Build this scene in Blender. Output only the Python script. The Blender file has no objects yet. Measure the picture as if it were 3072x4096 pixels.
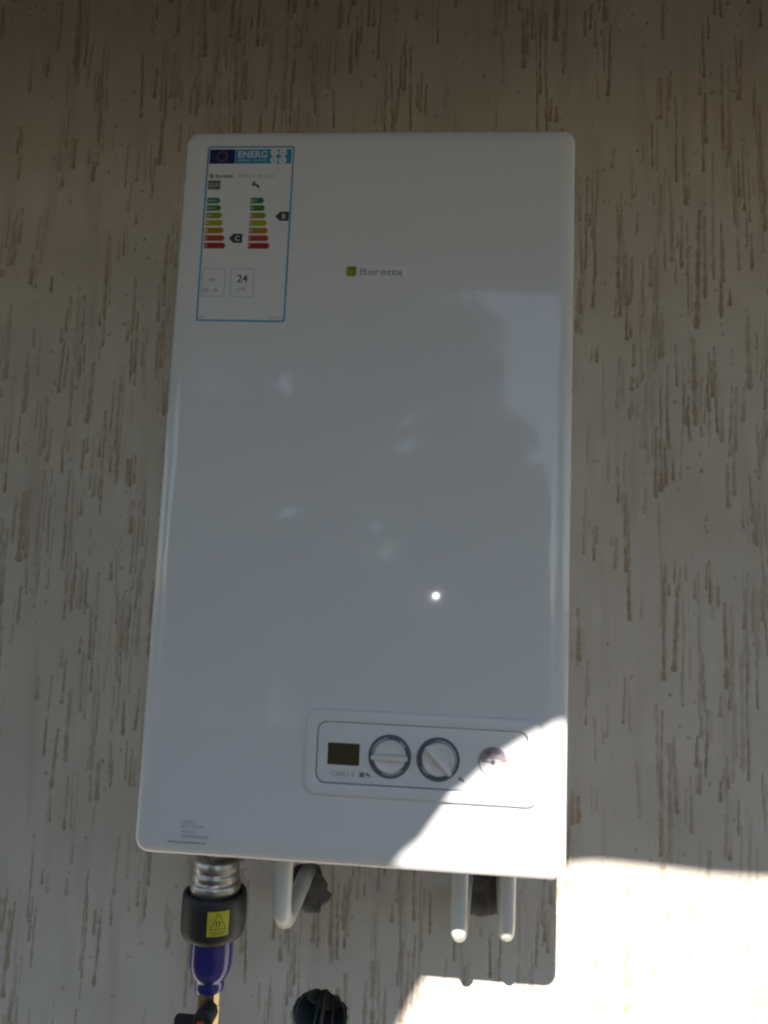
import bpy, math, random
import numpy as np
from mathutils import Vector, Matrix

S = bpy.context.scene
COL = S.collection
Z0 = 1.25                      # height of the boiler's lower edge above the ground
D = 0.25                       # depth of the boiler (front to wall); wall face is y = 0

# ------------------------------------------------------------------ camera
cam = bpy.data.cameras.new('camera')
cam.sensor_fit = 'HORIZONTAL'
cam.sensor_width = 36.0
cam.lens = 36.0 * 2912.1 / 3072.0
cam.clip_start = 0.01
cam.clip_end = 500
cam.dof.use_dof = True
cam.dof.focus_distance = 1.6
cam.dof.aperture_fstop = 10.0
camo = bpy.data.objects.new('camera', cam)
COL.objects.link(camo)
CAM = Vector((0.27831, -0.70828 - D, 0.25511 + Z0))
R_ = Vector((0.99667555, 0.07037329, 0.04105424))
U_ = Vector((-0.03305472, -0.11128956, 0.99323815))
F_ = Vector((-0.07446635, 0.99129321, 0.10859342))
m = Matrix.Identity(4)
for i in range(3):
    m[i][0] = R_[i]; m[i][1] = U_[i]; m[i][2] = -F_[i]; m[i][3] = CAM[i]
camo.matrix_world = m
S.camera = camo

# ------------------------------------------------------------------ sky, sun, exposure
SUN = Vector((0.1362, 1.0, -0.872)).normalized()     # direction the light travels
world = bpy.data.worlds.new('World')
S.world = world
world.use_nodes = True
wn = world.node_tree
sky = wn.nodes.new('ShaderNodeTexSky')
sky.sky_type = 'NISHITA'
sky.sun_disc = False
sky.sun_elevation = math.asin(-SUN.z)
sky.sun_rotation = math.atan2(-SUN.x, -SUN.y)
sky.air_density = 1.0
sky.dust_density = 0.3
sky.ozone_density = 2.0
bg = wn.nodes['Background']
bg.inputs[1].default_value = 0.072
wn.links.new(sky.outputs[0], bg.inputs[0])
sun = bpy.data.lights.new('sun', 'SUN')
sun.energy = 5.0
sun.angle = math.radians(0.53)
sun.color = (1.0, 0.95, 0.87)
suno = bpy.data.objects.new('sun', sun)
suno.rotation_euler = SUN.to_track_quat('-Z', 'Y').to_euler()
COL.objects.link(suno)
# the phone's own flash, which the photograph shows mirrored in the glossy casing
fl = bpy.data.lights.new('phone_flash', 'POINT')
fl.energy = 0.10
fl.shadow_soft_size = 0.0022
flo = bpy.data.objects.new('phone_flash', fl)
flo.location = CAM + R_ * 0.002 - U_ * 0.004 - F_ * 0.004
COL.objects.link(flo)
S.view_settings.view_transform = 'Standard'
S.view_settings.look = 'None'
S.view_settings.gamma = 1.0
S.view_settings.use_curve_mapping = False
S.view_settings.exposure = 1.36
S.cycles.use_denoising = True
S.cycles.max_bounces = 8

# ------------------------------------------------------------------ materials
MATS = {}

def mat(name, col, rough=0.5, metal=0.0, spec=0.5, bump=0.0, bscale=400.0, var=0.0, vscale=30.0, **kw):
    if name in MATS:
        return MATS[name]
    mt = bpy.data.materials.new(name)
    mt.use_nodes = True
    nt = mt.node_tree
    b = nt.nodes['Principled BSDF']
    b.inputs['Base Color'].default_value = (*col, 1)
    b.inputs['Roughness'].default_value = rough
    b.inputs['Metallic'].default_value = metal
    b.inputs['Specular IOR Level'].default_value = spec
    for k, v in kw.items():
        b.inputs[k.replace('_', ' ')].default_value = v
    tc = nt.nodes.new('ShaderNodeTexCoord')
    if var > 0:
        n = nt.nodes.new('ShaderNodeTexNoise')
        n.inputs['Scale'].default_value = vscale
        n.inputs['Detail'].default_value = 5
        nt.links.new(tc.outputs['Object'], n.inputs['Vector'])
        mx = nt.nodes.new('ShaderNodeMix')
        mx.data_type = 'RGBA'
        nt.links.new(n.outputs['Fac'], mx.inputs['Factor'])
        mx.inputs['A'].default_value = (*[c * (1 - var) for c in col], 1)
        mx.inputs['B'].default_value = (*[min(1, c * (1 + var)) for c in col], 1)
        nt.links.new(mx.outputs['Result'], b.inputs['Base Color'])
    if bump > 0:
        n2 = nt.nodes.new('ShaderNodeTexNoise')
        n2.inputs['Scale'].default_value = bscale
        n2.inputs['Detail'].default_value = 3
        nt.links.new(tc.outputs['Object'], n2.inputs['Vector'])
        bp = nt.nodes.new('ShaderNodeBump')
        bp.inputs['Strength'].default_value = bump
        bp.inputs['Distance'].default_value = 0.001
        nt.links.new(n2.outputs['Fac'], bp.inputs['Height'])
        nt.links.new(bp.outputs['Normal'], b.inputs['Normal'])
    MATS[name] = mt
    return mt

PAINT = mat('white_enamel', (0.80, 0.805, 0.805), 0.045, bump=0.10, bscale=16, var=0.015, vscale=6)
def smudge(mt, lo, hi):
    nt = mt.node_tree; b_ = nt.nodes['Principled BSDF']
    tc = nt.nodes.new('ShaderNodeTexCoord'); n = nt.nodes.new('ShaderNodeTexNoise'); n.inputs['Scale'].default_value = 11; n.inputs['Detail'].default_value = 7; n.inputs['Distortion'].default_value = 1.2
    r = nt.nodes.new('ShaderNodeMapRange'); r.inputs[1].default_value = .35; r.inputs[2].default_value = .75; r.inputs[3].default_value = lo; r.inputs[4].default_value = hi
    nt.links.new(tc.outputs['Object'], n.inputs['Vector']); nt.links.new(n.outputs['Fac'], r.inputs[0]); nt.links.new(r.outputs[0], b_.inputs['Roughness'])
smudge(PAINT, 0.035, 0.085)
PLAST = mat('white_plastic', (0.79, 0.80, 0.80), 0.30, bump=0.02, bscale=900)
KNOBW = mat('knob_plastic', (0.80, 0.79, 0.77), 0.28)
RING = mat('dial_ring_blue_grey', (0.135, 0.145, 0.185), 0.35)
LTGREY = mat('light_grey_print', (0.50, 0.51, 0.53), 0.4)
LCD = mat('lcd_glass', (0.075, 0.064, 0.036), 0.15)
INK = mat('black_ink', (0.045, 0.045, 0.047), 0.5)
INKG = mat('grey_ink', (0.30, 0.31, 0.33), 0.45)
PAPER = mat('label_film', (0.80, 0.80, 0.79), 0.32)
DARKM = mat('dark_sheet', (0.10, 0.10, 0.10), 0.6)
GALV = mat('galvanised_sheet', (0.45, 0.46, 0.47), 0.45, metal=0.7, var=0.15)
CHROME = mat('nickel_plate', (0.56, 0.54, 0.50), 0.38, metal=1.0, bump=0.06, bscale=300, var=0.10)
BLACKP = mat('black_rubber', (0.022, 0.022, 0.024), 0.5, bump=0.08, bscale=700, var=0.15)
BLUEP = mat('blue_bowl_plastic', (0.040, 0.037, 0.22), 0.16, Transmission_Weight=0.15, var=0.1)
BRASS = mat('brass', (0.46, 0.36, 0.20), 0.30, metal=1.0, bump=0.05, var=0.12, vscale=60)
PIPEW = mat('white_pipe_paint', (0.74, 0.735, 0.69), 0.32, var=0.03, bump=0.02, bscale=150)
YEL = mat('yellow_label', (0.52, 0.50, 0.035), 0.45)
RED = mat('red_screw', (0.55, 0.05, 0.02), 0.4)

# ------------------------------------------------------------------ mesh helpers
class MB:
    def __init__(s):
        s.v = []; s.f = []; s.mi = []
    def add(s, vs, fs, mi=0):
        o = len(s.v)
        s.v += [tuple(v) for v in vs]
        s.f += [tuple(i + o for i in f) for f in fs]
        s.mi += [mi] * len(fs)
        return s
    def box(s, x0, x1, y0, y1, z0, z1, mi=0):
        vs = [(x, y, z) for x in (x0, x1) for y in (y0, y1) for z in (z0, z1)]
        return s.add(vs, [(0, 1, 3, 2), (4, 6, 7, 5), (0, 4, 5, 1), (2, 3, 7, 6), (0, 2, 6, 4), (1, 5, 7, 3)], mi)
    def loft(s, rings, mi=0, cap0=True, cap1=True, closed=True):
        n = len(rings[0]); vs = [p for r in rings for p in r]; fs = []
        for i in range(len(rings) - 1):
            for j in range(n if closed else n - 1):
                k = (j + 1) % n
                fs.append((i * n + j, i * n + k, (i + 1) * n + k, (i + 1) * n + j))
        if cap0: fs.append(tuple(reversed(range(n))))
        if cap1: fs.append(tuple((len(rings) - 1) * n + j for j in range(n)))
        return s.add(vs, fs, mi)
    def lathe(s, prof, cx, cy, n=48, axis='z', mi=0, cap0=True, cap1=True):
        rings = []
        for r, h in prof:
            ring = []
            for j in range(n):
                a = 2 * math.pi * j / n
                if axis == 'z':
                    ring.append((cx + r * math.cos(a), cy + r * math.sin(a), h))
                else:              # axis y: (cx, cz), h is y
                    ring.append((cx + r * math.cos(a), h, cy + r * math.sin(a)))
            rings.append(ring)
        return s.loft(rings, mi, cap0, cap1)
    def tube(s, pts, r, n=20, mi=0):
        pts = [Vector(p) for p in pts]; rings = []; up = Vector((1, 0, 0.01)).normalized()
        for i, p in enumerate(pts):
            t = (pts[min(i + 1, len(pts) - 1)] - pts[max(i - 1, 0)]).normalized()
            a = (up - t * up.dot(t)).normalized(); b = t.cross(a)
            rr = r[i] if isinstance(r, (list, tuple)) else r
            rings.append([p + (a * math.cos(2 * math.pi * j / n) + b * math.sin(2 * math.pi * j / n)) * rr for j in range(n)])
        return s.loft(rings, mi)
    def build(s, name, mats, parent=None, smooth=35):
        me = bpy.data.meshes.new(name)
        me.from_pydata(s.v, [], s.f)
        if not isinstance(mats, (list, tuple)): mats = [mats]
        for mm in mats: me.materials.append(mm)
        me.polygons.foreach_set('material_index', s.mi)
        import bmesh
        bm = bmesh.new(); bm.from_mesh(me)
        bmesh.ops.remove_doubles(bm, verts=bm.verts, dist=1e-6)
        bmesh.ops.recalc_face_normals(bm, faces=bm.faces)
        bm.to_mesh(me); bm.free()
        if smooth:
            me.polygons.foreach_set('use_smooth', [True] * len(me.polygons))
            me.set_sharp_from_angle(angle=math.radians(smooth))
        o = bpy.data.objects.new(name, me)
        COL.objects.link(o)
        if parent: o.parent = parent
        return o

def rrect(cx, cz, hw, hh, r, n=8):
    """rounded rectangle outline in x,z, counter-clockwise"""
    out = []
    for (sx, sz, a0) in ((1, 1, 0), (-1, 1, 90), (-1, -1, 180), (1, -1, 270)):
        for k in range(n + 1):
            a = math.radians(a0 + 90 * k / n)
            out.append((cx + sx * (hw - r) + r * math.cos(a), cz + sz * (hh - r) + r * math.sin(a)))
    return out

def at_y(outline, y):
    return [(x, y, z) for x, z in outline]

def flat(name, outline, y, material, parent, t=0.0):
    """a thin printed patch: flat face towards the viewer at y, with a real edge"""
    b = MB()
    if t <= 0: t = 0.00012
    b.loft([at_y(outline, y + t), at_y(outline, y)], 0, True, True)
    return b.build(name, material, parent, smooth=0)

def ringflat(name, o1, o2, y, material, parent, t=0.00012):
    b = MB(); n = len(o1)
    b.add(at_y(o1, y) + at_y(o2, y) + at_y(o1, y + t) + at_y(o2, y + t),
          [(j, (j + 1) % n, n + (j + 1) % n, n + j) for j in range(n)] +
          [(j, 2 * n + j, 2 * n + (j + 1) % n, (j + 1) % n) for j in range(n)] +
          [(n + j, n + (j + 1) % n, 3 * n + (j + 1) % n, 3 * n + j) for j in range(n)])
    return b.build(name, material, parent, smooth=0)

def rect(x0, x1, z0, z1):
    return [(x1, z1), (x0, z1), (x0, z0), (x1, z0)]

def text(name, body, x, z, cap, y, material, parent, align='LEFT', width=None, bold=0.0):
    cu = bpy.data.curves.new(name, 'FONT')
    cu.body = body; cu.size = 1.0; cu.align_x = 'LEFT'; cu.offset = bold
    cu.resolution_u = 3
    tmp = bpy.data.objects.new('tmp', cu)
    me = bpy.data.meshes.new_from_object(tmp)
    bpy.data.objects.remove(tmp)
    co = np.zeros(len(me.vertices) * 3); me.vertices.foreach_get('co', co); co = co.reshape(-1, 3)
    mn, mx = co.min(0), co.max(0)
    sc = cap / 0.70
    sx = sc if width is None else width / (mx[0] - mn[0])
    w = (mx[0] - mn[0]) * sx
    x0 = x - (w / 2 if align == 'CENTER' else w if align == 'RIGHT' else 0)
    new = np.stack([x0 + (co[:, 0] - mn[0]) * sx, np.full(len(co), y), z + co[:, 1] * sc], 1)
    me.vertices.foreach_set('co', new.ravel()); me.update()
    me.materials.clear(); me.materials.append(material)
    o = bpy.data.objects.new(name, me); COL.objects.link(o); o.parent = parent
    return o

def thing(name, label, cat, loc, group=None):
    o = bpy.data.objects.new(name, None)
    o.empty_display_size = 0.05
    COL.objects.link(o); o.location = loc
    o['label'] = label; o['category'] = cat
    if group: o['group'] = group
    return o

# ------------------------------------------------------------------ wall with grooved "bark" plaster
def wall():
    rng = np.random.default_rng(7)
    st = 0.0015
    xs = np.arange(-0.62, 0.95, st); zs = np.arange(-0.42, 1.20, st)
    nx, nz = len(xs), len(zs)
    g = np.zeros((nz, nx), np.float32)         # groove depth 0..1
    def stroke(x0, ztop, length, w, dep, lean):
        zb = ztop - length
        i0 = max(0, int((zb - 0.008 - zs[0]) / st)); i1 = min(nz, int((ztop + 0.006 - zs[0]) / st) + 1)
        xa = x0 + min(0, lean * length) - 0.012; xb = x0 + max(0, lean * length) + 0.012
        j0 = max(0, int((xa - xs[0]) / st)); j1 = min(nx, int((xb - xs[0]) / st) + 1)
        if i1 <= i0 or j1 <= j0: return
        Z = zs[i0:i1][:, None]; X = xs[j0:j1][None, :]
        t = np.clip((ztop - Z) / max(length, 1e-4), 0, 1)
        ph = rng.uniform(0, 6.28)
        cx = x0 + lean * (ztop - Z) + 0.0004 * np.sin((ztop - Z) * 60 + ph) + 0.0002 * np.sin((ztop - Z) * 260 + ph * 2)
        ww = w * (0.80 + 0.30 * t) * (1 + 0.22 * np.sin((ztop - Z) * 330 + ph) + 0.15 * np.sin((ztop - Z) * 770 + 2 * ph))
        over = np.maximum(0, np.maximum(Z - ztop, zb - Z))
        d = np.sqrt((X - cx) ** 2 + over ** 2) / ww
        q = dep * (0.70 + 0.30 * t ** 2) * np.exp(-(d ** 3.6)) * np.clip(0.95 + 0.5 * np.sin((ztop - Z) * 140 + ph) * np.sin((ztop - Z) * 57 + 1.7 * ph), 0.15, 1)
        v = g[i0:i1, j0:j1]; np.maximum(v, q.astype(np.float32), out=v)
    def dens(x, z):
        return 0.66 + 0.20 * math.sin(x * 7.3 + 1.1 + 1.5 * math.sin(z * 3.1)) + 0.22 * math.sin(z * 8.2 + 2.4 * math.sin(x * 4.7) + 0.6)
    n = 0
    while n < 2700:
        x = rng.uniform(-0.62, 0.95); z = rng.uniform(-0.45, 1.25)
        if rng.uniform() > dens(x, z): continue
        L = float(np.clip(rng.lognormal(-2.80, 0.60), 0.010, 0.20))
        k = rng.choice([1, 1, 1, 2, 2, 3])
        xx = x
        for c in range(k):
            stroke(xx, z + rng.uniform(-0.015, 0.015), L * rng.uniform(0.6, 1.15), rng.choice([1, 1, 1, 1, 1.3, 1.7]) * rng.uniform(0.0013, 0.0023), rng.uniform(0.35, 1.0), rng.normal(0.01, 0.022))
            xx += rng.uniform(0.003, 0.0085); n += 1
    for _ in range(1700):                         # pits and crumbs
        stroke(rng.uniform(-0.62, 0.95), rng.uniform(-0.45, 1.25), rng.uniform(0.0005, 0.004), rng.uniform(0.0010, 0.0022), rng.uniform(0.25, 0.8), 0)
    X, Z = np.meshgrid(xs, zs)
    und = 0.0008 * np.sin(X * 9 + 2 * np.sin(Z * 4)) + 0.0006 * np.sin(Z * 13 + 1.7 * np.sin(X * 6)) + 0.0002 * np.sin(X * 61 + 3 * np.sin(Z * 23))
    grain = rng.normal(0, 1, (nz, nx)); grain = (grain + np.roll(grain, 1, 0) + np.roll(grain, 1, 1) + np.roll(grain, -1, 0) + np.roll(grain, -1, 1)) / 5
    Y = -und + 0.0026 * g + 0.00024 * grain     # +y goes into the wall
    # broken holes
    raw = np.zeros_like(Y)
    def hole(poly, depth, rag=0.0009, tilt=(0, 0)):
        poly = np.array(poly)
        jit = rag * np.sin(X * 310 + 2 * np.sin(Z * 270)) + 0.5 * rag * np.sin(Z * 610)
        px, pz = X + jit, Z + jit * 0.7
        inside = np.zeros(X.shape, bool); m_ = len(poly)
        for a in range(m_):
            x1, z1 = poly[a]; x2, z2 = poly[(a + 1) % m_]
            if abs(z2 - z1) < 1e-9: z2 += 1e-9
            c = ((z1 > pz) != (z2 > pz)) & (px < (x2 - x1) * (pz - z1) / (z2 - z1) + x1)
            inside ^= c
        rough_ = (depth + tilt[0] * (X - poly[:, 0].mean()) + tilt[1] * (Z - poly[:, 1].mean())) * (1 + 0.10 * np.sin(X * 130 + 2 * np.sin(Z * 170)) + 0.07 * grain)
        Y[inside] = rough_[inside]
        raw[inside] = 1
        e = inside.copy()
        for _ in range(1):
            e = e | np.roll(e, 1, 0) | np.roll(e, -1, 0) | np.roll(e, 1, 1) | np.roll(e, -1, 1)
        rim = e & ~inside
        raw[rim] = np.maximum(raw[rim], 0.6)
        Y[rim] += 0.001
    hole([(0.106, -0.100), (0.118, -0.094), (0.134, -0.0915), (0.1415, -0.095), (0.150, -0.112), (0.1585, -0.130), (0.1555, -0.1355), (0.146, -0.1405), (0.1445, -0.1495), (0.126, -0.149), (0.114, -0.143), (0.106, -0.120)], 0.026, 0.0008, (-0.45, 0.35))
    hole([(0.318, -0.086), (0.345, -0.080), (0.374, -0.084), (0.378, -0.105), (0.374, -0.128), (0.369, -0.1335), (0.350, -0.1385), (0.333, -0.1380), (0.322, -0.128), (0.315, -0.105)], 0.040, 0.0006)
    hole([(0.1515 + 0.0345 * math.cos(a) * (1 + 0.03 * math.sin(3 * a)), -0.276 + 0.0350 * math.sin(a)) for a in np.linspace(0, 6.283, 40)[:-1]], 0.085, 0.0009)
    raw = raw.clip(0, 1)
    co = np.stack([X, Y, Z + Z0], -1).reshape(-1, 3)
    idx = np.arange(nx * nz).reshape(nz, nx)
    quads = np.stack([idx[:-1, :-1], idx[:-1, 1:], idx[1:, 1:], idx[1:, :-1]], -1).reshape(-1, 4)
    # plain continuation of the wall around the modelled field
    xa, xb, za, zb = xs[0], xs[-1], zs[0] + Z0, zs[-1] + Z0
    ex = []; eq = []
    def strip(x0, x1, z0, z1):
        o = len(co) + len(ex)
        ex.extend([(x0, 0.0002, z0), (x1, 0.0002, z0), (x1, 0.0002, z1), (x0, 0.0002, z1)])
        eq.append((o, o + 1, o + 2, o + 3))
    strip(-4, xa, -0.02, 3.4); strip(xb, 5, -0.02, 3.4); strip(xa, xb, -0.02, za); strip(xa, xb, zb, 3.4)
    allco = np.concatenate([co, np.array(ex)]); allq = np.concatenate([quads, np.array(eq)])
    me = bpy.data.meshes.new('wall')
    me.vertices.add(len(allco)); me.vertices.foreach_set('co', allco.ravel().astype(np.float32))
    me.loops.add(allq.size); me.loops.foreach_set('vertex_index', allq.ravel().astype(np.int32))
    me.polygons.add(len(allq)); me.polygons.foreach_set('loop_start', np.arange(0, allq.size, 4, dtype=np.int32))
    me.polygons.foreach_set('use_smooth', np.ones(len(allq), bool))
    me.update(calc_edges=True)
    pad = np.zeros(len(ex), np.float32)
    for nm, arr in (('groove', g), ('raw', raw)):
        a = me.attributes.new(nm, 'FLOAT', 'POINT')
        a.data.foreach_set('value', np.concatenate([arr.ravel().astype(np.float32), pad]))
    # material
    mt = bpy.data.materials.new('grooved_plaster'); mt.use_nodes = True
    nt = mt.node_tree; b = nt.nodes['Principled BSDF']; b.inputs['Roughness'].default_value = 0.72
    b.inputs['Specular IOR Level'].default_value = 0.35
    tc = nt.nodes.new('ShaderNodeTexCoord')
    def attr(n_):
        a = nt.nodes.new('ShaderNodeAttribute'); a.attribute_name = n_; return a.outputs['Fac']
    def noise(sc, det=4, vec=None):
        n_ = nt.nodes.new('ShaderNodeTexNoise'); n_.inputs['Scale'].default_value = sc; n_.inputs['Detail'].default_value = det
        nt.links.new(vec or tc.outputs['Object'], n_.inputs['Vector']); return n_.outputs['Fac']
    def mix(f, a, c, mode='MIX'):
        x = nt.nodes.new('ShaderNodeMix'); x.data_type = 'RGBA'; x.blend_type = mode
        for s_, v in (('Factor', f), ('A', a), ('B', c)):
            if isinstance(v, (tuple, float)): x.inputs[s_].default_value = v
            else: nt.links.new(v, x.inputs[s_])
        return x.outputs['Result']
    def ramp(v, a, c):
        r = nt.nodes.new('ShaderNodeMapRange'); r.inputs[1].default_value = a; r.inputs[2].default_value = c
        nt.links.new(v, r.inputs[0]); return r.outputs[0]
    base = mix(ramp(noise(7), 0.35, 0.65), (0.625, 0.578, 0.500, 1), (0.705, 0.658, 0.580, 1))
    mp = nt.nodes.new('ShaderNodeMapping'); mp.inputs['Scale'].default_value = (1, 1, 0.12)
    nt.links.new(tc.outputs['Object'], mp.inputs['Vector'])
    base = mix(ramp(noise(38, 5, mp.outputs[0]), 0.52, 0.78), base, (0.56, 0.50, 0.43, 1))    # faint rusty vertical streaks
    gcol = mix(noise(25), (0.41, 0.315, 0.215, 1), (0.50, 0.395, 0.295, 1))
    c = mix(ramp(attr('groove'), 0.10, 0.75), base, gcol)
    c = mix(attr('raw'), c, mix(noise(90), (0.24, 0.205, 0.175, 1), (0.33, 0.29, 0.25, 1)))
    nt.links.new(c, b.inputs['Base Color'])
    bp = nt.nodes.new('ShaderNodeBump'); bp.inputs['Strength'].default_value = 0.45; bp.inputs['Distance'].default_value = 0.0008
    nt.links.new(noise(330, 5), bp.inputs['Height']); nt.links.new(bp.outputs['Normal'], b.inputs['Normal'])
    me.materials.append(mt)
    o = bpy.data.objects.new('wall', me); COL.objects.link(o); o['kind'] = 'structure'

wall()

# ------------------------------------------------------------------ ground and the lean-to roof whose shade the boiler hangs in
gm = mat('concrete_paving', (0.052, 0.040, 0.025), 0.85, var=0.25, vscale=3, bump=0.5, bscale=60)
b = MB(); b.add([(-60, -80, 0), (60, -80, 0), (60, 3, 0), (-60, 3, 0)], [(0, 1, 2, 3)])
o = b.build('ground', gm, smooth=0); o['kind'] = 'structure'

rm = mat('roof_boards', (0.15, 0.105, 0.055), 0.8, var=0.25, vscale=9, bump=0.3, bscale=80)
def roof():
    SL = 0.172
    def zr(d): return 0.99 + SL * (0.974 - d)              # underside height at distance d from the boiler front
    edge = [(3.4, .147), (1.5, .147), (.69, .147), (.60, .146), (.52, .150), (.46, .152), (.425, .148), (.402, .143), (.390, .136), (.379, .128), (.365, .121), (.349, .110), (.325, .090),
            (.313, .077), (.300, .066), (.286, .046), (.272, .025), (.256, .011), (.244, -.004), (.234, -.022), (.220, -.050), (.19, -.11), (.15, -.18)]  # slanted part of the unseen outline is shaped to cast the diagonal shade edge
    pl = []
    for xf, zf in edge:
        d = (0.99 + SL * 0.974 - zf) / (SL + 0.872)
        pl.append((xf - 0.1362 * d, d))
    dl = pl[-1][1]
    pl += [(-0.30, dl + 0.02), (-3.2, dl + 0.02)]
    bot = [(x, -D - d, zr(d) + Z0) for x, d in pl] + [(-3.2, 0.0, zr(-D) + Z0), (3.267, 0.0, zr(-D) + Z0)]
    top = [(x, y, z + 0.03) for x, y, z in bot]
    bb = MB(); bb.loft([bot, top])
    o = bb.build('porch_roof', rm, smooth=0); o['kind'] = 'structure'
roof()

# trees across the yard: they close off the low sky and show mirrored in the enamel
def trees():
    rng = np.random.default_rng(21)
    vs = []; fs = []; mi = []
    bb = MB()
    crowns = []
    for x, h, cr, dn in ((-3.9, 5.6, 1.1, 1.3), (-2.7, 5.7, 1.1, 1.5), (-1.6, 5.6, 1.0, 1.5), (-.65, 5.6, .85, 1.4), (.22, 4.95, .55, .9), (.95, 5.0, .45, .5), (.62, 3.3, .7, 1.3), (1.22, 3.1, .42, 1.1), (4.9, 5.8, 1.1, 1.2), (6.3, 6.0, 1.1, 1.2), (7.9, 6.0, 1.2, 1.2), (-8.6, 5.6, 1.2, 1.2), (-10.2, 5.8, 1.2, 1.2)):  # far left and right trees are added to block low side sky
        y = -D - 6.6 - rng.uniform(0, .8)
        bb.tube([(x, y, -.05), (x + .05, y, 1.2), (x - .04, y + .05, 2.4), (x, y, h - .6)], [.13, .10, .07, .03], 8, 1)
        for q in range(5):
            a = rng.uniform(0, 6.28)
            bb.tube([(x, y, 1.1 + .35 * q), (x + .5 * math.cos(a), y + .5 * math.sin(a), 1.6 + .35 * q), (x + .9 * math.cos(a), y + .9 * math.sin(a), 2.1 + .38 * q)], [.045, .03, .012], 6, 1)
        for q in range(int(42 * min(1, cr + .15) * dn)):
            a = rng.uniform(0, 6.28); rr = cr * math.sqrt(rng.uniform()); zz = rng.uniform(.35, h - .25)
            rr *= min(1, (h - zz) / .9) ** .5
            crowns.append((x + rr * math.cos(a), y + rr * math.sin(a), zz, rng.uniform(.28, .52)))
    for cx, cy, cz, r in crowns:
        n = 165
        p = rng.normal(0, 1, (n, 3)); p /= np.linalg.norm(p, axis=1)[:, None]
        p *= (r * rng.uniform(.35, 1, n) ** .5)[:, None]
        for q in p:
            c = Vector((cx + q[0], cy + q[1], max(.05, cz + q[2] * .85)))
            u = Vector(rng.normal(0, 1, 3)).normalized(); v = u.cross(Vector(rng.normal(0, 1, 3))).normalized()
            s1, s2 = rng.uniform(.06, .10), rng.uniform(.035, .06)
            o_ = len(vs)
            vs += [c - u * s1, c + v * s2, c + u * s1, c - v * s2]; fs.append((o_, o_ + 1, o_ + 2, o_ + 3))
    bb.add(vs, fs, 0)
    me = bpy.data.meshes.new('yard_trees'); me.from_pydata(bb.v, [], bb.f)
    me.materials.append(mat('leaves', (0.055, 0.085, 0.028), .55, var=.35, vscale=1.5)); me.materials.append(mat('bark', (0.11, 0.085, 0.06), .9, var=.2))
    me.polygons.foreach_set('material_index', bb.mi)
    o = bpy.data.objects.new('yard_trees', me); COL.objects.link(o); o['kind'] = 'stuff'; o['label'] = 'mass of leafy trees across the yard, mirrored in the boiler casing'
trees()

# ------------------------------------------------------------------ boiler
W_, H_ = 0.405, 0.730
BX = W_ / 2
boiler = thing('wall_boiler', 'white enamelled wall-hung gas boiler with two knobs and an energy label', 'boiler', (BX, -D / 2, Z0))
OFF = Vector((-BX, D / 2, 0))          # scene x, y, z-Z0  ->  boiler local
FY = -D / 2                            # local y of the front face
def lx(x): return x - BX

# casing: pressed shell with elliptically rolled edges
def casing():
    bw, bd = 0.020, 0.010
    outer = rrect(lx(0.20165), 0.36640, 0.20535, 0.37005, 0.0140, 10)
    inner = rrect(lx(0.20165), 0.36640, 0.20535 - bw, 0.37005 - bw, 0.0095, 10)
    rings = [at_y(outer, D / 2 - 0.004), at_y(outer, FY + bd + 0.10), at_y(outer, FY + bd + 0.02)]
    K = 14
    for k in range(K + 1):
        t = math.pi / 2 * k / K
        fx, fy = 1 - math.cos(t), 1 - math.sin(t)
        rings.append([(ox + (ix - ox) * fx, FY + bd * fy, oz + (iz - oz) * fx) for (ox, oz), (ix, iz) in zip(outer, inner)])
    bb = MB(); bb.loft(rings, 0, True, True)
    return bb.build('casing', PAINT, boiler, smooth=40)
cas = casing()
MB().box(-0.19, 0.19, D / 2 - 0.004, D / 2 - 0.0005, 0.02, 0.71).build('back_frame', GALV, boiler, smooth=0)

# control panel: raised surround, recessed face
pcx, pcz = lx(0.2697), 0.1018
def surround():
    ow, oh, iw, ih = 0.1112, 0.0404, 0.0995, 0.0287
    n = 9
    def o(hw, hh, r, y): return at_y(rrect(pcx, pcz, hw, hh, r, n), y)
    h = FY - 0.0036
    rings = [o(ow, oh, .0130, FY + 0.0008), o(ow - .0002, oh - .0002, .0130, FY - 0.0012), o(ow - .0012, oh - .0012, .0122, FY - 0.0028), o(ow - .0030, oh - .0030, .0108, h),
             o(iw + .0012, ih + .0012, .0100, h), o(iw + .0003, ih + .0003, .0096, h + 0.0003), o(iw, ih, .0094, h + 0.0009), o(iw, ih, .0094, FY + 0.003)]
    bb = MB(); bb.loft(rings, 0, False, False)
    return bb.build('panel_surround', PLAST, boiler, smooth=50)
surround()
PY = FY - 0.0009                       # face of the recessed panel
bb = MB()
def pr(e, y): return at_y(rrect(pcx, pcz, 0.0985 - e, 0.0277 - e, 0.0089 - e * .5, 9), y)
bb.loft([pr(0, FY + 0.002), pr(0, PY + 0.0004), pr(0.0003, PY + .0001), pr(0.0008, PY)], 0, False, True)
panel = bb.build('control_panel', PLAST, boiler, smooth=40)
ringflat('panel_seam_shade', rrect(pcx, pcz, 0.0996, 0.0288, 0.0094, 9), rrect(pcx, pcz, 0.0985, 0.0277, 0.0088, 9), PY + 0.0003, mat('seam_shade_grey', (0.16, 0.165, 0.175), .7), boiler)  # dark ring painted into the gap as the seam's shadow line

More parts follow.
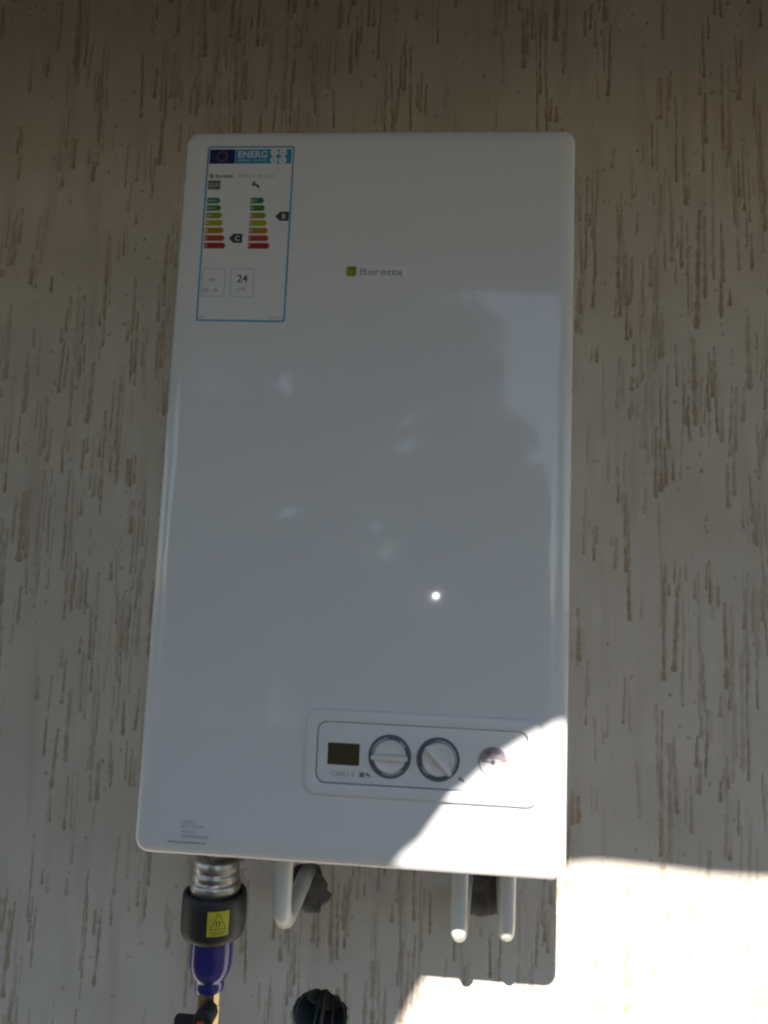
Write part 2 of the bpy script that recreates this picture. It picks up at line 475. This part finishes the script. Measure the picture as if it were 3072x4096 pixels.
# display
bb = MB()
bb.loft([at_y(rrect(lx(0.19625), 0.1005, 0.0152, 0.0101, 0.0006, 3), PY + 0.0003), at_y(rrect(lx(0.19625), 0.1005, 0.0152, 0.0101, 0.0006, 3), PY - 0.0001)])
disp = bb.build('display', LCD, boiler, smooth=0)
disp['label'] = 'dark brown blank display window'
TY = PY - 0.00015
text('model_lettering', 'CIAO S', lx(0.1853), 0.0803, 0.0043, TY, INKG, panel, width=0.0218)
def radiator_icon(x0, z0, w, h, y, material, parent, bars=4):
    bb = MB(); bwid = w / (bars * 1.45)
    for k in range(bars):
        xx = x0 + k * (w - bwid) / (bars - 1)
        bb.box(xx, xx + bwid, y, y + 0.0001, z0, z0 + h)
    for zz in (0.12, 0.76):
        bb.box(x0, x0 + w, y - 0.00003, y + 0.0001, z0 + h * zz, z0 + h * (zz + 0.12))
    return bb.build('radiator_symbol', material, parent, smooth=0)
def tap_icon(x0, z0, s, y, material, parent):
    bb = MB()
    bb.box(x0, x0 + 0.62 * s, y, y + 0.0001, z0 + 0.50 * s, z0 + 0.72 * s)
    bb.add([(x0 + .55 * s, y, z0 + .72 * s), (x0 + .55 * s, y, z0 + .5 * s), (x0 + .78 * s, y, z0 + .2 * s), (x0 + 1.0 * s, y, z0 + .2 * s), (x0 + .88 * s, y, z0 + .58 * s)], [(0, 1, 2, 3, 4)])
    bb.box(x0 + .2 * s, x0 + .36 * s, y - .00003, y + .0001, z0 + .7 * s, z0 + .9 * s)
    bb.box(x0 + .05 * s, x0 + .52 * s, y - .00004, y + .0001, z0 + .86 * s, z0 + .99 * s)
    return bb.build('tap_symbol', material, parent, smooth=0)
radiator_icon(lx(0.2122), 0.0803, 0.0044, 0.0043, TY, INK, panel)
tap_icon(lx(0.2180), 0.0797, 0.0048, TY, INK, panel)
tap_icon(lx(0.3052), 0.0803, 0.0054, TY, INK, panel)

def arc_patch(bb, cx, cz, r0, r1, a0, a1, y, mi=0, n=28):
    vs = []; fs = []
    for k in range(n + 1):
        a = math.radians(a0 + (a1 - a0) * k / n)
        f = math.sin(math.pi * min(1, max(0, k / n))) ** 0.35
        ri = r1 - (r1 - r0) * max(0.25, f)
        vs += [(cx + ri * math.cos(a), y, cz + ri * math.sin(a)), (cx + r1 * math.cos(a), y, cz + r1 * math.sin(a))]
        if k: fs.append((2 * k - 2, 2 * k - 1, 2 * k + 1, 2 * k))
    bb.add(vs, fs, mi)

def knob(cx, cz, ang, arcs, label):
    cx = lx(cx)
    n = 64
    # stepped dark well ring (sits round the dial)
    bb = MB()
    R = 0.0203
    def ring(r, y): return [(cx + r * math.cos(2 * math.pi * j / n), y, cz + r * math.sin(2 * math.pi * j / n)) for j in range(n)]
    bb.loft([ring(R, PY + 0.0003), ring(R, PY - 0.0004), ring(R - 0.0006, PY - 0.0008), ring(R - 0.0011, PY - 0.0006), ring(R - 0.0012, PY - 0.0002), ring(0.0148, PY - 0.0002)], 0, False, False)
    rg = bb.build('dial_ring', RING, None, smooth=40)
    # white dial with rolled rim
    bb = MB()
    prof = [(0.0154, 0.0), (0.0152, -0.0026), (0.0148, -0.0034), (0.0142, -0.0037), (0.0135, -0.0036), (0.0127, -0.0029), (0.0118, -0.0022), (0.0090, -0.0018), (0.004, -0.0017)]
    bb.loft([[(cx + r * math.cos(2 * math.pi * j / n), PY + h, cz + r * math.sin(2 * math.pi * j / n)) for j in range(n)] for r, h in prof], 0, False, True)
    kb = bb.build('knob', KNOBW, boiler, smooth=40)
    kb['label'] = label
    rg.parent = kb
    bb = MB()
    for a0, a1 in arcs:
        arc_patch(bb, cx, cz, 0.0158, 0.0176, a0, a1, PY - 0.00055)
    bb.build('scale_mark', LTGREY, kb, smooth=0)
    # grip bar: rounded wedge across the dial
    bb = MB(); ca, sa = math.cos(ang), math.sin(ang)
    rings = []
    for y, hw, L in ((PY - 0.001, 0.0036, 0.0155), (PY - 0.0055, 0.0029, 0.0168), (PY - 0.0085, 0.0022, 0.0172), (PY - 0.0095, 0.0017, 0.0168), (PY - 0.0099, 0.0009, 0.0160)):
        rings.append([(cx + u * ca - v * sa, y, cz + u * sa + v * ca) for u, v in rrect(0, 0, L, hw, hw * 0.75, 4)])
    bb.loft(rings, 0, False, True)
    bb.build('grip', KNOBW, kb, smooth=40)
    return kb
knob(0.2401, 0.1007, math.radians(0.5), ((95, 172), (248, 318), (30, 60)), 'white knob with its grip turned horizontal')
knob(0.2857, 0.1006, math.radians(-46), ((-60, 100), (205, 240)), 'white knob with its grip turned diagonal')

# pressure gauge
def gauge():
    cx, cz, R = lx(0.3368), 0.1014, 0.0135
    dialm = mat('gauge_dial', (0.72, 0.72, 0.72), 0.4)
    redm = mat('gauge_red', (0.42, 0.17, 0.18), 0.4)
    bezelm = mat('gauge_bezel', (0.30, 0.29, 0.31), 0.35)
    bb = MB(); n = 56
    bb.lathe([(R, PY + .0005), (R, PY - .0008), (R - .0005, PY - .0012), (R - .0011, PY - .0010), (R - .0012, PY + .0001)], cx, cz, n, 'y', 0, False, False)
    g = bb.build('pressure_gauge', bezelm, boiler, smooth=40)
    bb = MB(); bb.lathe([(R - .0011, PY + .0001), (R - .0011, PY - .0002)], cx, cz, n, 'y'); bb.build('dial_face', dialm, g, smooth=0)
    y = PY - 0.0003
    bb = MB()
    arc_patch(bb, cx, cz, R * .12, R * .90, 4, 176, y)
    bb.build('scale_field', mat('gauge_scale', (0.34, 0.29, 0.33), 0.5), g, smooth=0)
    bb = MB()
    arc_patch(bb, cx, cz, R * .48, R * .80, 52, 86, y - .00005); arc_patch(bb, cx, cz, R * .48, R * .80, 98, 132, y - .00005)
    bb.build('scale_figures', mat('gauge_scale_dark', (0.14, 0.125, 0.15), .5), g, smooth=0)
    bb = MB()
    for k in range(9):
        a = math.radians(5 + 170 * k / 8)
        d = Vector((math.cos(a), 0, math.sin(a))); t = Vector((-d.z, 0, d.x)) * 0.00022
        p0, p1 = Vector((cx, y - .0001, cz)) + d * R * .42, Vector((cx, y - .0001, cz)) + d * R * .58
        bb.add([p0 - t, p1 - t, p1 + t, p0 + t], [(0, 1, 2, 3)])
    bb.build('tick_marks', INKG, g, smooth=0)
    bb = MB()
    bb.box(cx + .0025, cx + R * .86, y - .0002, y - .0001, cz - .0001, cz + .0007)
    arc_patch(bb, cx, cz, R * .84, R * .90, 60, 178, y - .0001)
    arc_patch(bb, cx, cz, R * .60, R * .90, 2, 14, y - .0001)
    bb.build('red_zone', redm, g, smooth=0)
    bb = MB()
    bb.add([(cx + .001, y - .0008, cz + .0006), (cx - R * .78, y - .0008, cz + .0006), (cx - R * .78, y - .0008, cz - .0001), (cx + .001, y - .0008, cz - .0007)], [(0, 1, 2, 3)])
    bb.lathe([(.0021, y - .0003), (.0021, y - .0012), (.0013, y - .0016)], cx, cz, 24, 'y')
    bb.build('needle', mat('needle_grey', (0.13, 0.11, 0.13), .5), g, smooth=40)
    gl = bpy.data.materials.new('gauge_lens'); gl.use_nodes = True
    nt = gl.node_tree; nt.nodes.clear()
    out = nt.nodes.new('ShaderNodeOutputMaterial'); mx = nt.nodes.new('ShaderNodeMixShader'); tr = nt.nodes.new('ShaderNodeBsdfTransparent'); gs = nt.nodes.new('ShaderNodeBsdfGlossy'); fr = nt.nodes.new('ShaderNodeFresnel')
    gs.inputs['Roughness'].default_value = 0.03; fr.inputs['IOR'].default_value = 1.45
    mx.inputs[0].default_value = 0.06; nt.links.new(tr.outputs[0], mx.inputs[1]); nt.links.new(gs.outputs[0], mx.inputs[2]); nt.links.new(mx.outputs[0], out.inputs['Surface'])
    bb = MB()
    bb.lathe([((R - .0006) * math.cos(t), PY - .0011 - .0028 * math.sin(t)) for t in np.linspace(0, math.pi / 2 * .97, 9)], cx, cz, n, 'y', 0, False, True)
    bb.build('lens', gl, g, smooth=60)
gauge()

# brand badge
by = FY - 0.00045
badge = flat('brand_badge', rrect(lx(0.2060), 0.5790, 0.0345, 0.0068, 0.0012, 4), FY - 0.0004, mat('badge_plate', (0.81, 0.81, 0.80), 0.30), boiler, 0.0006)
def emblem():
    y = by - 0.0001
    grn = mat('badge_green', (0.30, 0.36, 0.012), 0.4); gr2 = mat('badge_green_dark', (0.20, 0.235, 0.03), 0.4)
    cx, cz, h = lx(0.1815), 0.5788, 0.0052
    o1 = flat('emblem', rrect(cx, cz, h, h * 1.02, 0.0026, 6), y, grn, badge)
    pts = [(cx + h * .96, cz + h), (cx - h * .2, cz + h * .98), (cx - h * .45, cz + h * .3), (cx + h * .1, cz + h * .1), (cx + h * .1, cz - h * .8), (cx + h * .5, cz - h * .98), (cx + h * .98, cz - h * .4)]
    flat('emblem_leaf', pts, y - 0.0001, gr2, badge)
emblem()
text('brand_lettering', 'Beretta', lx(0.1905), 0.5752, 0.0072, by - 0.0001, mat('badge_grey', (0.38, 0.39, 0.415), 0.4), badge, width=0.0435, bold=0.012)

# energy label
def energy_label():
    x0, x1, z0, z1 = lx(0.0220), lx(0.1160), 0.5236, 0.7162
    cx, cz, hw, hh = (x0 + x1) / 2, (z0 + z1) / 2, (x1 - x0) / 2, (z1 - z0) / 2
    L = flat('energy_label', rrect(cx, cz, hw, hh, 0.003, 5), FY - 0.0002, PAPER, boiler, 0.0004)
    L['label'] = 'white energy rating label with coloured arrow scales'
    y = FY - 0.0003
    y2, y3 = y - 0.0001, y - 0.0002
    CY = mat('label_cyan', (0.035, 0.31, 0.54), 0.35); LB = mat('label_blue_line', (0.13, 0.36, 0.54), 0.35)
    NV = mat('label_navy', (0.014, 0.018, 0.115), 0.35); WH = mat('label_white', (0.78, 0.78, 0.78), 0.35)
    STAR = mat('label_star', (0.42, 0.33, 0.03), 0.4)
    GB = mat('label_box_line', (0.40, 0.50, 0.56), 0.4)
    ringflat('border', rrect(cx, cz, hw - .0004, hh - .0004, 0.0030, 6), rrect(cx, cz, hw - .0023, hh - .0023, 0.0018, 6), y, LB, L)
    bx0, bm, bx1 = x0 + 0.0030, x0 + 0.0302, x1 - 0.0034
    zt, zb = 0.7122, 0.6962
    flag = flat('flag', rect(bx0, bm, zb, zt), y, NV, L)
    fcx, fcz = (bx0 + bm) / 2, (zb + zt) / 2
    bb = MB()
    for k in range(12):
        a = 2 * math.pi * k / 12; sx, sz = fcx + .0052 * math.cos(a), fcz + .0052 * math.sin(a)
        vs = [(sx + (.0011 if j % 2 == 0 else .00045) * math.sin(j * math.pi / 5), y2, sz + (.0011 if j % 2 == 0 else .00045) * math.cos(j * math.pi / 5)) for j in range(10)]
        bb.add(vs, [tuple(range(10))])
    bb.build('flag_stars', STAR, L, smooth=0)
    flat('banner', rect(bm + .0003, bx1, zb, zt), y, CY, L)
    text('energ_lettering', 'ENERG', bm + 0.0035, 0.7030, 0.0072, y2, WH, L, width=0.0312, bold=0.014)
    text('energ_translations', '\u0435\u043d\u0435\u0440\u0433\u0438\u044f \u00b7 \u03b5\u03bd\u03b5\u03c1\u03b3\u03b5\u03b9\u03b1', bm + 0.0035, 0.6990, 0.0021, y2, WH, L, width=0.0308)
    for i, (ux, uz, t) in enumerate(((0.0427, .7084, 'Y'), (0.0519, .7084, 'IJA'), (0.0427, .7001, 'IE'), (0.0519, .7001, 'IA'))):
        c0 = x0 + ux + 0.0295
        flat('banner_dot', [(c0 + .0041 * math.cos(a), uz + .0041 * math.sin(a)) for a in np.linspace(0, 2 * math.pi, 25)[:-1]], y2, WH, L)
        text('banner_dot_lettering', t, c0, uz - .0014, 0.0028, y3, CY, L, 'CENTER')
    text('maker_lettering', 'Beretta', x0 + 0.0110, 0.6805, 0.0042, y, INK, L, width=0.0185, bold=0.012)
    bb = MB(); bb.add([(x0 + .0040, y, .6845), (x0 + .0040, y, .6815), (x0 + .0068, y, .6795), (x0 + .0090, y, .6805), (x0 + .0078, y, .6850)], [(0, 1, 2, 3, 4)]); bb.build('maker_emblem', INKG, L, smooth=0)
    text('model_lettering', 'CIAO S 24 C.S.I.', x0 + 0.0350, 0.6808, 0.0036, y, INKG, L, width=0.0390)
    radiator_icon(x0 + .0036, .6672, .0128, .0105, y, mat('label_dark_grey', (0.075, 0.08, 0.08), .5), L, 6)
    tap_icon(x0 + .0500, .6672, .0088, y, INK, L)
    text('draw_profile_lettering', 'L', x0 + .0585, .6655, .0030, y, INKG, L)
    cols = [(0.020, 0.20, 0.065), (0.055, 0.22, 0.022), (0.26, 0.29, 0.008), (0.42, 0.35, 0.008), (0.42, 0.19, 0.006), (0.38, 0.062, 0.010), (0.36, 0.015, 0.024)]
    for s, (ax, names) in enumerate(((x0 + .0036, ('A+++', 'A++', 'A+', 'A', 'B', 'C', 'D')), (x0 + .0502, ('A+', 'A', 'B', 'C', 'D', 'E', 'F')))):
        for k in range(7):
            zz = .6552 - k * .00825; ln = 0.0122 + 0.00145 * k; hh_ = 0.0031
            mk = mat('arrow_%d' % k, cols[k], .4)
            flat('rating_arrow', [(ax + ln, zz + hh_), (ax, zz + hh_), (ax, zz - hh_), (ax + ln, zz - hh_), (ax + ln + .0022, zz)], y, mk, L)
            text('rating_letter', names[k], ax + .0008, zz - .0016, .0032, y2, WH, L)
    for (px, pz, t) in ((x0 + .0295, .6138, 'C'), (x0 + .0772, .6380, 'B')):
        flat('rating_pointer', [(px + .0142, pz + .0050), (px + .0048, pz + .0050), (px, pz), (px + .0048, pz - .0050), (px + .0142, pz - .0050)], y, INK, L)
        text('pointer_letter', t, px + .0090, pz - .0026, .0052, y2, WH, L, 'CENTER', bold=.012)
    for (u0, u1) in ((.0040, .0286), (.0342, .0590)):
        c = x0 + (u0 + u1) / 2; h2 = (u1 - u0) / 2
        ringflat('value_box', rrect(c, .5657, h2, .0154, .0026, 5), rrect(c, .5657, h2 - .0007, .0147, .0020, 5), y, GB, L)
    text('power_value', '24', x0 + .0466, .5662, .0082, y, INK, L, 'CENTER', bold=.010)
    text('power_unit', 'kW', x0 + .0466, .5568, .0040, y, INKG, L, 'CENTER')
    text('noise_value', '55', x0 + .0058, .5550, .0040, y, INKG, L, width=.0062, bold=.01)
    text('noise_unit', 'dB', x0 + .0165, .5553, .0036, y, INKG, L)
    bb = MB(); X = x0 + .0115; Z = .5665     # house with sound waves
    bb.add([(X, y, Z), (X + .0070, y, Z + .0012), (X + .0070, y, Z + .0032), (X + .0028, y, Z + .0042), (X, y, Z + .0026)], [(0, 1, 2, 3, 4)])
    bb.build('speaker_symbol', mat('label_pale_cyan', (0.38, 0.56, 0.64), .4), L, smooth=0)
    text('year_lettering', '2019', x0 + .0034, .5275, .0026, y, INKG, L)
    text('regulation_lettering', '811/2013', x1 - .0036, .5275, .0026, y, INKG, L, 'RIGHT')
energy_label()

# serial number sticker
def serial():
    L = flat('serial_sticker', rrect(lx(0.0465), 0.0205, 0.0285, 0.0125, 0.0008, 3), FY - 0.00015, mat('sticker_film', (0.77, 0.775, 0.775), 0.3), boiler, 0.0003)
    y = FY - 0.0003
    for (x, z, c, t, w) in ((.0440, .0278, .0026, 'CODICE', .0125), (.0440, .0240, .0027, '20177914', .0205), (.0443, .0192, .0023, 'MATRICOLA', .0128), (.0445, .0148, .0027, '20044502580', .0265)):
        text('serial_lettering', t, lx(x), z, c, y, INKG, L, width=w)
    text('serial_lettering', 'www.beretta.it', lx(.0308), .0098, .0020, y, INK, L, width=.0372, bold=.01)
serial()
# bottom plate of the boiler, seen only from below
MB().box(-0.185, 0.185, FY + 0.03, D / 2 - 0.01, -0.0075, -0.0040).build('bottom_plate', DARKM, boiler, smooth=0)

# ------------------------------------------------------------------ water pipes that turn back into the wall
PYP = -0.122
def pipe(x, tip, r, xe, bend, label):
    t = thing('water_pipe', label, 'pipe', (x, PYP, Z0 - 0.002), 'white pipes under the boiler')
    zc = tip + r
    pts = [(0, 0, -0.0)]
    zt = zc + bend
    for k in range(1, 4): pts.append((0, 0, (zt + 0.002) * k / 4))
    dy = -PYP
    dx = xe - x
    dirv = Vector((dx, dy + 0.03, 0)).normalized()
    for k in range(0, 11):
        a = math.pi / 2 * k / 10
        h = bend * (1 - math.cos(a))
        pts.append((dirv.x * h, dirv.y * h, zt + 0.002 - bend * math.sin(a)))
    e = Vector(pts[-1])
    for k in (1, 2, 3): pts.append(tuple(e + dirv * (dy + 0.03 - bend) * k / 3 + Vector((0, 0, 0.003 * k))))
    bb = MB(); bb.tube(pts, r, 28)
    bb.build('tube', PIPEW, t, smooth=60)
    bb = MB(); bb.lathe([(r + .0045, 0.0015), (r + .0055, 0.0005), (r + .0055, -0.006), (r + .003, -0.0075)], 0, 0, 6)
    bb.build('union_nut', BRASS, t, smooth=20)
pipe(0.1205, -0.1290, 0.0104, 0.1245, 0.034, 'thick white pipe bending back into broken plaster beside the black filter')
pipe(0.3150, -0.1238, 0.0090, 0.3300, 0.019, 'white pipe, left one of the close pair bending into one shared hole')
pipe(0.3665, -0.1192, 0.0087, 0.3760, 0.019, 'white pipe nearest the right edge under the boiler')

# ------------------------------------------------------------------ water filter with valve
def water_filter():
    ax = 0.0450
    t = thing('water_filter', 'water filter with black collar, nickel cap and dark blue bowl', 'filter', (ax, PYP, Z0 - 0.003))
    z = lambda v: v + 0.003
    bb = MB()
    bb.lathe([(.0118, 0), (.0118, z(-.030)), (.0125, z(-.036)), (.0125, z(-.053))], 0, 0, 32)
    bb.build('inlet_pipe', CHROME, t, smooth=40)
    bb = MB()
    prof = [(.0122, z(-.047)), (.0185, z(-.0445)), (.0222, z(-.0455)), (.0243, z(-.0485)), (.0250, z(-.0525)), (.0250, z(-.0570)), (.0246, z(-.0580)), (.0246, z(-.0600)), (.0256, z(-.0612)), (.0262, z(-.0630)), (.0258, z(-.0660)),
            (.0256, z(-.0672)), (.0257, z(-.0700)), (.0272, z(-.0712)), (.0279, z(-.0735)), (.0279, z(-.0790)), (.0272, z(-.0820)), (.0270, z(-.0870)), (.0262, z(-.0970))]
    bb.lathe(prof, 0, 0, 56)
    bb.build('nickel_cap', CHROME, t, smooth=50)
    bb = MB()
    prof = [(.0265, z(-.0905)), (.0270, z(-.0870)), (.0300, z(-.0823)), (.0325, z(-.0813)), (.0340, z(-.0825)), (.0348, z(-.0855)), (.0351, z(-.0910)), (.0352, z(-.1160)), (.0347, z(-.1215)), (.0328, z(-.1262)), (.0285, z(-.1295)), (.0225, z(-.1305))]
    bb.lathe(prof, 0, 0, 64)
    col = bb.build('collar', BLACKP, t, smooth=50)
    # warning label wrapped on the collar
    def wrap(u, v, r): return (r * math.sin(u), -r * math.cos(u), v)
    a0, a1 = math.radians(5), math.radians(43); zc, hh = z(-.1035), 0.0126
    bb = MB(); vs = []; fs = []; N = 14
    for k in range(N + 1):
        u = a0 + (a1 - a0) * k / N
        vs += [wrap(u, zc - hh, .03535), wrap(u, zc + hh, .03535)]
        if k: fs.append((2 * k - 2, 2 * k - 1, 2 * k + 1, 2 * k))
    bb.add(vs, fs); lab = bb.build('warning_label', YEL, t, smooth=60)
    lab['label'] = 'yellow warning label with a black triangle'
    um = (a0 + a1) / 2
    bb = MB(); rr = .03545
    def seg(p, q, w=.00035):
        p, q = Vector(p), Vector(q); d = (q - p).normalized(); nrm = Vector((-d.y, d.x)) * w
        K = 6
        for k in range(K):
            aa, cc = p.lerp(q, k / K), p.lerp(q, (k + 1) / K)
            bb.add([wrap(um + c_.x / rr, zc + c_.y, rr) for c_ in (aa - nrm, cc - nrm, cc + nrm, aa + nrm)], [(0, 1, 2, 3)])
    seg((0, .0108), (-.0085, -.0055)); seg((-.0085, -.0055), (.0085, -.0055)); seg((.0085, -.0055), (0, .0108))
    seg((-.0016, .0030), (-.0020, -.0030), .00055); seg((.0018, .0030), (.0014, -.0030), .00055); seg((-.0016, .0030), (-.0032, .0010), .0003); seg((.0018, .0030), (.0002, .0012), .0003)
    seg((-.0085, -.0082), (.0085, -.0082), .0003); seg((-.0070, -.0103), (.0070, -.0103), .0003)
    bb.build('warning_symbol', mat('label_ink_soft', (0.09, 0.09, 0.02), .5), lab, smooth=0)
    bb = MB()
    prof = [(.0225, z(-.1290)), (.0232, z(-.1390)), (.0232, z(-.1540)), (.0227, z(-.1600)), (.0212, z(-.1660)), (.0190, z(-.1705)), (.0166, z(-.1735)), (.0158, z(-.1750)), (.0160, z(-.1800)), (.0158, z(-.1845)), (.0140, z(-.1860))]
    bb.lathe(prof, 0, 0, 48)
    bb.build('bowl', BLUEP, t, smooth=50)
    # brass tail piece and ball valve body
    bb = MB()
    bb.lathe([(.0118, z(-.184)), (.0118, z(-.200)), (.0124, z(-.201)), (.0124, z(-.222)), (.0150, z(-.2235)), (.0150, z(-.242)), (.0135, z(-.246)), (.0180, z(-.252)), (.0200, z(-.262)), (.0180, z(-.274)), (.0135, z(-.280)), (.0150, z(-.284)), (.0150, z(-.310))], 0, 0, 8)
    bb.build('valve_body', BRASS, t, smooth=12)
    bb = MB()
    bb.loft([[(x, y, zz) for x, zz in rrect(-.008, z(-.208), .0190, .0125, .0035, 5)] for y in (-.0300,)] +
            [[(x, -.0320, zz) for x, zz in rrect(-.008, z(-.208), .0182, .0117, .0032, 5)]] if False else
            [[(x, -.0210, zz) for x, zz in rrect(-.0095, z(-.2150), .0185, .0140, .0030, 5)],
             [(x, -.0285, zz) for x, zz in rrect(-.0095, z(-.2150), .0185, .0140, .0030, 5)],
             [(x, -.0300, zz) for x, zz in rrect(-.0095, z(-.2150), .0172, .0127, .0024, 5)]])
    bb.lathe([(.0105, -.012), (.0105, -.0315), (.0090, -.0330)], .0040, z(-.2010), 32, 'y')
    lev = bb.build('valve_lever', BLACKP, t, smooth=40)
    bb = MB(); bb.lathe([(.0042, -.0325), (.0042, -.0345), (.0034, -.0352)], .0025, z(-.2040), 20, 'y'); bb.build('lever_screw', RED, lev, smooth=40)
water_filter()

# ------------------------------------------------------------------ cables in the round hole
def cable(x0, z0, x1, z1, r, m_, label):
    t = thing('cable', label, 'cable', (x1, -0.012, Z0 + z1), 'loose cables in the round hole')
    pts = []
    for k in range(9):
        u = k / 8
        pts.append((x0 + (x1 - x0) * u - x1, 0.068 - 0.080 * u ** 1.6 + 0.012, z0 + (z1 - z0) * u - z1 + 0.006 * math.sin(math.pi * u)))
    MB().tube(pts, r, 12).build('sheath', m_, t, smooth=60)
    d = Vector(pts[-1]) - Vector(pts[-2])
    MB().tube([pts[-1], tuple(Vector(pts[-1]) + d * 0.4)], r * 0.55, 8).build('bare_end', mat('copper', (0.6, 0.3, 0.15), .35, metal=1.0), t, smooth=60)
cable(0.146, -0.262, 0.139, -0.325, 0.0022, mat('green_cable', (0.045, 0.12, 0.075), .6), 'green cable in the round wall hole')
cable(0.160, -0.262, 0.168, -0.322, 0.0021, mat('brown_cable', (0.12, 0.075, 0.05), .6), 'dull brown cable in the round wall hole')
cable(0.152, -0.256, 0.150, -0.330, 0.0026, mat('pink_cable', (0.22, 0.115, 0.12), .6), 'dull pink cable in the round wall hole')
t = thing('conduit_sleeve', 'grey-blue plastic sleeve lining the round wall hole', 'sleeve', (0.1515, 0.04, Z0 - 0.276))
bb = MB()
bb.lathe([(.0305, .040), (.0305, -.030), (.0315, -.031), (.0325, -.030), (.0325, .040)], 0, 0, 40, 'y', 0, False, False)
bb.build('sleeve_wall', mat('sleeve_plastic', (0.085, 0.10, 0.105), .8), t, smooth=40)
